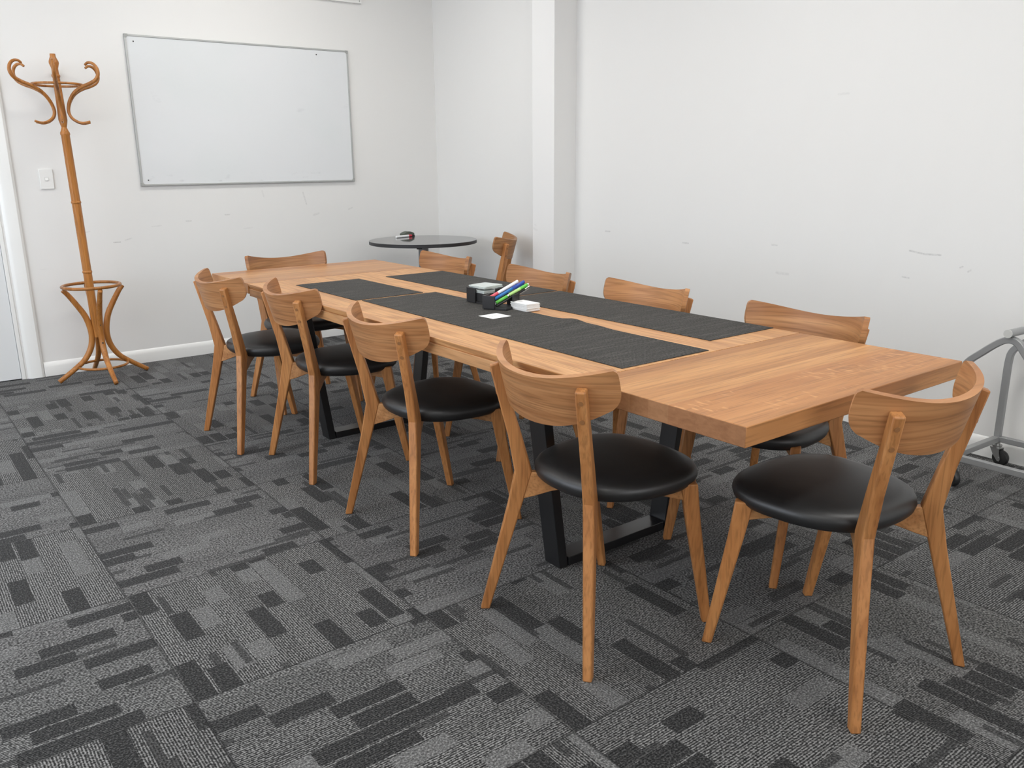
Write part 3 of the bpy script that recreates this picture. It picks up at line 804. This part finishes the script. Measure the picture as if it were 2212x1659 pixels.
# white flat panel high on the far wall
wp = thing('wall_panel', 'flat white panel with a thin frame at the top edge of the far wall', 'panel', (2.68, YF, 2.50))
bm = bmesh.new(); box(bm, -.385, .385, -.016, 0, -.143, .143); obj('panel', bm, plain('panel_white', (.80, .80, .79), .4), wp)
bm = bmesh.new()
for a in ((-.4, .4, -.15, -.141), (-.4, .4, .141, .15), (-.4, -.391, -.141, .141), (.391, .4, -.141, .141)): box(bm, a[0], a[1], -.022, 0, a[2], a[3])
obj('frame', bm, M_trim, wp)

# light switch
sw = thing('light_switch', 'white light switch plate on the far wall left of the coat stand', 'switch', (.934, YF, 1.184))
bm = bmesh.new(); box(bm, -.0365, .0365, -.009, 0, -.058, .058); obj('plate', bm, M_switch, sw, bevel=.0025)
bm = bmesh.new(); box(bm, -.0096, .0096, -.0094, -.008, -.0088, .0088); obj('surround', bm, M_switchg, sw)
bm = bmesh.new(); prism(bm, [(-.0088, -.0080), (-.0150, -.0080), (-.0100, .0080), (-.0088, .0080)], 'x', -.0088, .0088); obj('rocker', bm, M_switch, sw)

# ------------------------------------------------------------------ coat stand
RX, RY = 1.056, 5.505
cs = thing('coat_stand', 'honey coloured bentwood coat stand with curled hooks beside the door', 'coat stand', (RX, RY, 0))
def lean(z): return -.012 - .030*max(0, z - .3)/1.5
bm = bmesh.new()
prof = [(.255, .023), (.62, .0245), (.640, .0245), (.644, .0275), (.652, .0275), (.656, .0245), (1.045, .0245), (1.049, .0275), (1.057, .0275), (1.061, .0245), (1.425, .0235),
        (1.432, .0265), (1.440, .026), (1.455, .019), (1.470, .014), (1.485, .018), (1.51, .0235), (1.56, .022), (1.72, .019), (1.736, .0185), (1.742, .0225), (1.75, .0225), (1.756, .018), (1.785, .0175), (1.812, .026), (1.822, .0255), (1.846, .0155), (1.862, .0145)]
lathe(bm, prof, 12)
for v in bm.verts: v.co.x += lean(v.co.z)
obj('pole', bm, M_bent, cs, auto=30)
hook = [(.178, 1.800), (.196, 1.812), (.222, 1.808), (.243, 1.785), (.247, 1.752), (.228, 1.722), (.190, 1.702), (.140, 1.684), (.092, 1.655), (.058, 1.612), (.042, 1.565), (.050, 1.528), (.080, 1.503), (.118, 1.493), (.158, 1.500)]
for k in range(6):
    a = R(-102 + 60*k); bm = bmesh.new()
    tube(bm, catmull([(r*math.cos(a) + lean(z), r*math.sin(a), z) for r, z in hook], 5), lambda t: .0062 + .0042*math.sin(math.pi*min(1, t*1.1)), 10)
    obj('hook', bm, M_bent, cs, smooth=True)
def ring(name, z, r, tr, dx):
    bm = bmesh.new(); tube(bm, [(r*math.cos(2*math.pi*i/48) + dx, r*math.sin(2*math.pi*i/48), z) for i in range(48)], tr, 10, closed=True)
    obj(name, bm, M_bent, cs, smooth=True)
ring('hat_ring', 1.700, .128, .0068, lean(1.7)); ring('umbrella_ring', .566, .158, .0095, -.008); ring('foot_ring', .080, .138, .0075, 0)
legp = [(.166, .552), (.140, .520), (.100, .455), (.066, .390), (.047, .320), (.043, .255), (.058, .190), (.098, .125), (.160, .075), (.254, .011)]
for k in range(4):
    a = R(-90 + 90*k + 1.5); bm = bmesh.new(); rr = 1.0 if k != 2 else .98
    tube(bm, catmull([(r*rr*math.cos(a), r*rr*math.sin(a), z) for r, z in legp], 5), lambda t: .0135 + .0045*math.sin(math.pi*t), 10)
    lg = obj('leg', bm, M_bent, cs, smooth=True)
    if k == 0:
        for z, r in ((.335, .049), (.225, .050)):
            pb = bmesh.new(); disc_cyl(pb, (0.0, -r - .0165, z), (0, 1, 0), .0045, .004, 12); obj('screw', pb, M_screw, lg)

# ------------------------------------------------------------------ round side table, marker, eraser
RT = (3.16, 5.155); RZ = .730
rt = thing('side_table', 'small round charcoal pedestal table in the far corner', 'table', (*RT, 0))
bm = bmesh.new(); lathe(bm, [(RZ - .024, .376), (RZ - .022, .380), (RZ - .0012, .380), (RZ, .3785)], 72); o = obj('tabletop', bm, M_tablegrey, rt, auto=30)
o.data.materials.append(M_tableedge)
for p in o.data.polygons:
    if abs(p.normal.z) < .5 or p.normal.z < -.5: p.material_index = 1
bm = bmesh.new(); disc_cyl(bm, (0, 0, .36), (0, 0, 1), .036, .66, 28); obj('column', bm, M_column, rt, auto=40)
bm = bmesh.new(); lathe(bm, [(0, .185), (.008, .185), (.022, .06), (.03, .04)], 40); obj('base', bm, M_column, rt, auto=30)
bm = bmesh.new()
for k in range(2): box(bm, -.275, .275, -.02, .02, RZ - .0405, RZ - .0245, Matrix.Rotation(R(-37 + 90*k), 4, 'Z'))
obj('cross_bracket', bm, M_blackmetal, rt)
mk = thing('marker_pen', 'white whiteboard marker with red cap on the round table', 'marker', (3.085, 5.405, RZ + .0082))
mk.rotation_euler = Vector((.152, .034, 0)).to_track_quat('Z', 'Y').to_euler()
bm = bmesh.new(); lathe(bm, [(0, .0055), (.001, .0075), (.034, .0075), (.035, .006), (.037, .006), (.038, .008), (.122, .008)], 20); obj('barrel', bm, M_white, mk, auto=35)
bm = bmesh.new(); lathe(bm, [(.122, .0082), (.152, .0082), (.156, .006)], 20); obj('cap', bm, M_red, mk, auto=35)
er = thing('board_eraser', 'dark green-grey whiteboard eraser with curved top behind the marker', 'eraser', (3.215, 5.468, RZ), R(12))
bm = bmesh.new()
pr = [(-.052, .010)] + [(-.052 + .104*i/12, .024 + .014*math.sin(math.pi*i/12)) for i in range(13)] + [(.052, .010)]
prism(bm, pr, 'y', -.024, .024); obj('grip', bm, M_greyfelt, er, bevel=.003)
mkbox('felt_pad', M_darkfelt, -.053, .053, -.025, .025, 0, .0098, er)

# ------------------------------------------------------------------ silver trolley by the right wall
XA, XB = 3.672, 3.305; YN = 1.430; YO = .50; ZB0, ZB1 = .098, .122; TR = .0125
tr = thing('folding_trolley', 'silver steel frame trolley on black castors by the right wall', 'trolley', ((XA + XB)/2, (YN + YO)/2, 0))
OFF = Matrix.Translation((-(XA + XB)/2, -(YN + YO)/2, 0))
def trobj(name, bm, mat, par=tr, **k):
    o = obj(name, bm, mat, par, **k)
    if par is tr: o.matrix_local = OFF
    return o
bm = bmesh.new(); w = .0125
box(bm, XA - w, XA + w, YO, YN, ZB0, ZB1); box(bm, XB - w, XB + w, YO, YN + .015, ZB0, ZB1)
for yy, y2 in ((YN, YN + .015), (YO, YO)):
    loft(bm, [[(XA - w, yy - .0125, ZB0), (XA - w, yy + .0125, ZB0), (XA - w, yy + .0125, ZB1), (XA - w, yy - .0125, ZB1)],
              [(XB - w, y2 - .0125, ZB0), (XB - w, y2 + .0125, ZB0), (XB - w, y2 + .0125, ZB1), (XB - w, y2 - .0125, ZB1)]])
trobj('base_frame', bm, M_silver, bevel=.002)
def arch_path(X, y0):
    prof = [(0, ZB1 - .002), (0, .25), (0, .40), (-.001, .445), (-.006, .480), (-.024, .508), (-.060, .541), (-.098, .575), (-.130, .598), (-.157, .606), (-.182, .597),
            (-.204, .572), (-.29, .462), (-.45, .26), (-.56, ZB1 - .002)]
    pts = [(y0 + a, z) for a, z in prof]
    return catmull([(X, y, z) for y, z in pts], 5)
for X, y0 in ((XA, YN), (XB, YN + .015)):
    bm = bmesh.new(); tube(bm, arch_path(X, y0), TR, square=True, up=(1, 0, 0)); trobj('side_arch', bm, M_silver, bevel=.003)
bm = bmesh.new(); tube(bm, [(XB - .03, 1.290, .6325), (XA + .02, 1.262, .6325)], .0145, 18); hb = trobj('handle_bar', bm, M_silver, auto=40)
bm = bmesh.new(); tube(bm, [(XB - .034, 1.2903, .6325), (XB - .0295, 1.290, .6325)], .0155, 18); obj('end_cap', bm, M_cap, hb, auto=40)
def castor(x, y, ang):
    M = Matrix.Translation((x, y, 0)) @ Matrix.Rotation(R(ang), 4, 'Z')
    bm = bmesh.new()
    for z0, z1, r in ((.086, .0975, .011), (.080, .086, .020), (.074, .080, .017)):
        tube(bm, [M @ Vector((0, 0, z0)), M @ Vector((0, 0, z1))], r, 18)
    for s in (-1, 1):
        vs = []
        poly = [(-.020, .074), (.020, .074), (.022, .055), (.030, .028), (.026, .020), (.018, .020), (-.004, .045)]
        A = [bm.verts.new(M @ Vector((u, s*.0145, z))) for u, z in poly]; B = [bm.verts.new(M @ Vector((u, s*.0165, z))) for u, z in poly]
        bm.faces.new(A); bm.faces.new(list(reversed(B)))
        for i in range(7): bm.faces.new((A[i], B[i], B[(i+1) % 7], A[(i+1) % 7]))
    box(bm, -.020, .021, -.0165, .0165, .0725, .075, M)
    disc_cyl(bm, M @ Vector((.022, 0, .0335)), M.to_3x3() @ Vector((0, 1, 0)), .005, .040, 12)
    f = trobj('castor', bm, M_zinc, auto=35)
    bm = bmesh.new()
    Mw = M @ Matrix.Translation((.022, 0, .0335)) @ Matrix.Rotation(R(90), 4, 'X')
    lathe(bm, [(-.012, .010), (-.012, .026), (-.0105, .031), (-.006, .0333), (.006, .0333), (.0105, .031), (.012, .026), (.012, .010)], 32, Mw)
    o = obj('wheel', bm, M_rubber, f, auto=35)
castor(XA - .006, YN - .005, -100); castor(XB - .014, YN + .004, -125)
castor(XA - .006, YO + .015, -60); castor(XB + .004, YO + .015, -60)

# ------------------------------------------------------------------ daylight through the left window, added fill through the rear one
def area_light(name, sx, sy, e, col, loc, rot):
    ld = bpy.data.lights.new(name, 'AREA'); ld.shape = 'RECTANGLE'; ld.size = sx; ld.size_y = sy; ld.energy = e; ld.color = col
    lo = bpy.data.objects.new(name, ld); link(lo); lo.location = loc; lo.rotation_euler = rot
area_light('daylight_and_fill', 1.75, W1 - W0 - .1, 78, (.84, .905, 1.0), (XL - .2, (W0 + W1)/2, 1.4), (0, R(-90), 0))
area_light('daylight_and_fill', B1 - B0 - .1, 1.4, 38, (1.0, .98, .96), ((B0 + B1)/2, YB - .2, 1.55), (R(90), 0, 0))  # added fill behind the camera, shining in through the made-up rear window

w = bpy.data.worlds.new('world'); C.world = w; w.use_nodes = True
w.node_tree.nodes['Background'].inputs[0].default_value = (.75, .85, 1.0, 1); w.node_tree.nodes['Background'].inputs[1].default_value = .8

# ------------------------------------------------------------------ camera
FPX, A, PIT, ROL, H = 1813.57, .652669, .258594, -.0093617, 1.257454
f = Vector((math.sin(A)*math.cos(PIT), math.cos(A)*math.cos(PIT), -math.sin(PIT))); r0 = Vector((math.cos(A), -math.sin(A), 0)); u0 = r0.cross(f)
r = r0*math.cos(ROL) + u0*math.sin(ROL); u = -r0*math.sin(ROL) + u0*math.cos(ROL)
cam = bpy.data.cameras.new('camera'); co = bpy.data.objects.new('camera', cam); link(co)
cam.sensor_fit = 'HORIZONTAL'; cam.sensor_width = 36; cam.lens = FPX*36/2212; cam.clip_start = .05
co.matrix_world = Matrix(((r.x, u.x, -f.x, 0), (r.y, u.y, -f.y, 0), (r.z, u.z, -f.z, H), (0, 0, 0, 1)))
C.camera = co
vs = C.view_settings; vs.view_transform = 'Standard'; vs.look = 'None'; vs.gamma = 1; vs.use_curve_mapping = False; vs.exposure = 0.0
C.cycles.max_bounces = 8; C.cycles.diffuse_bounces = 6
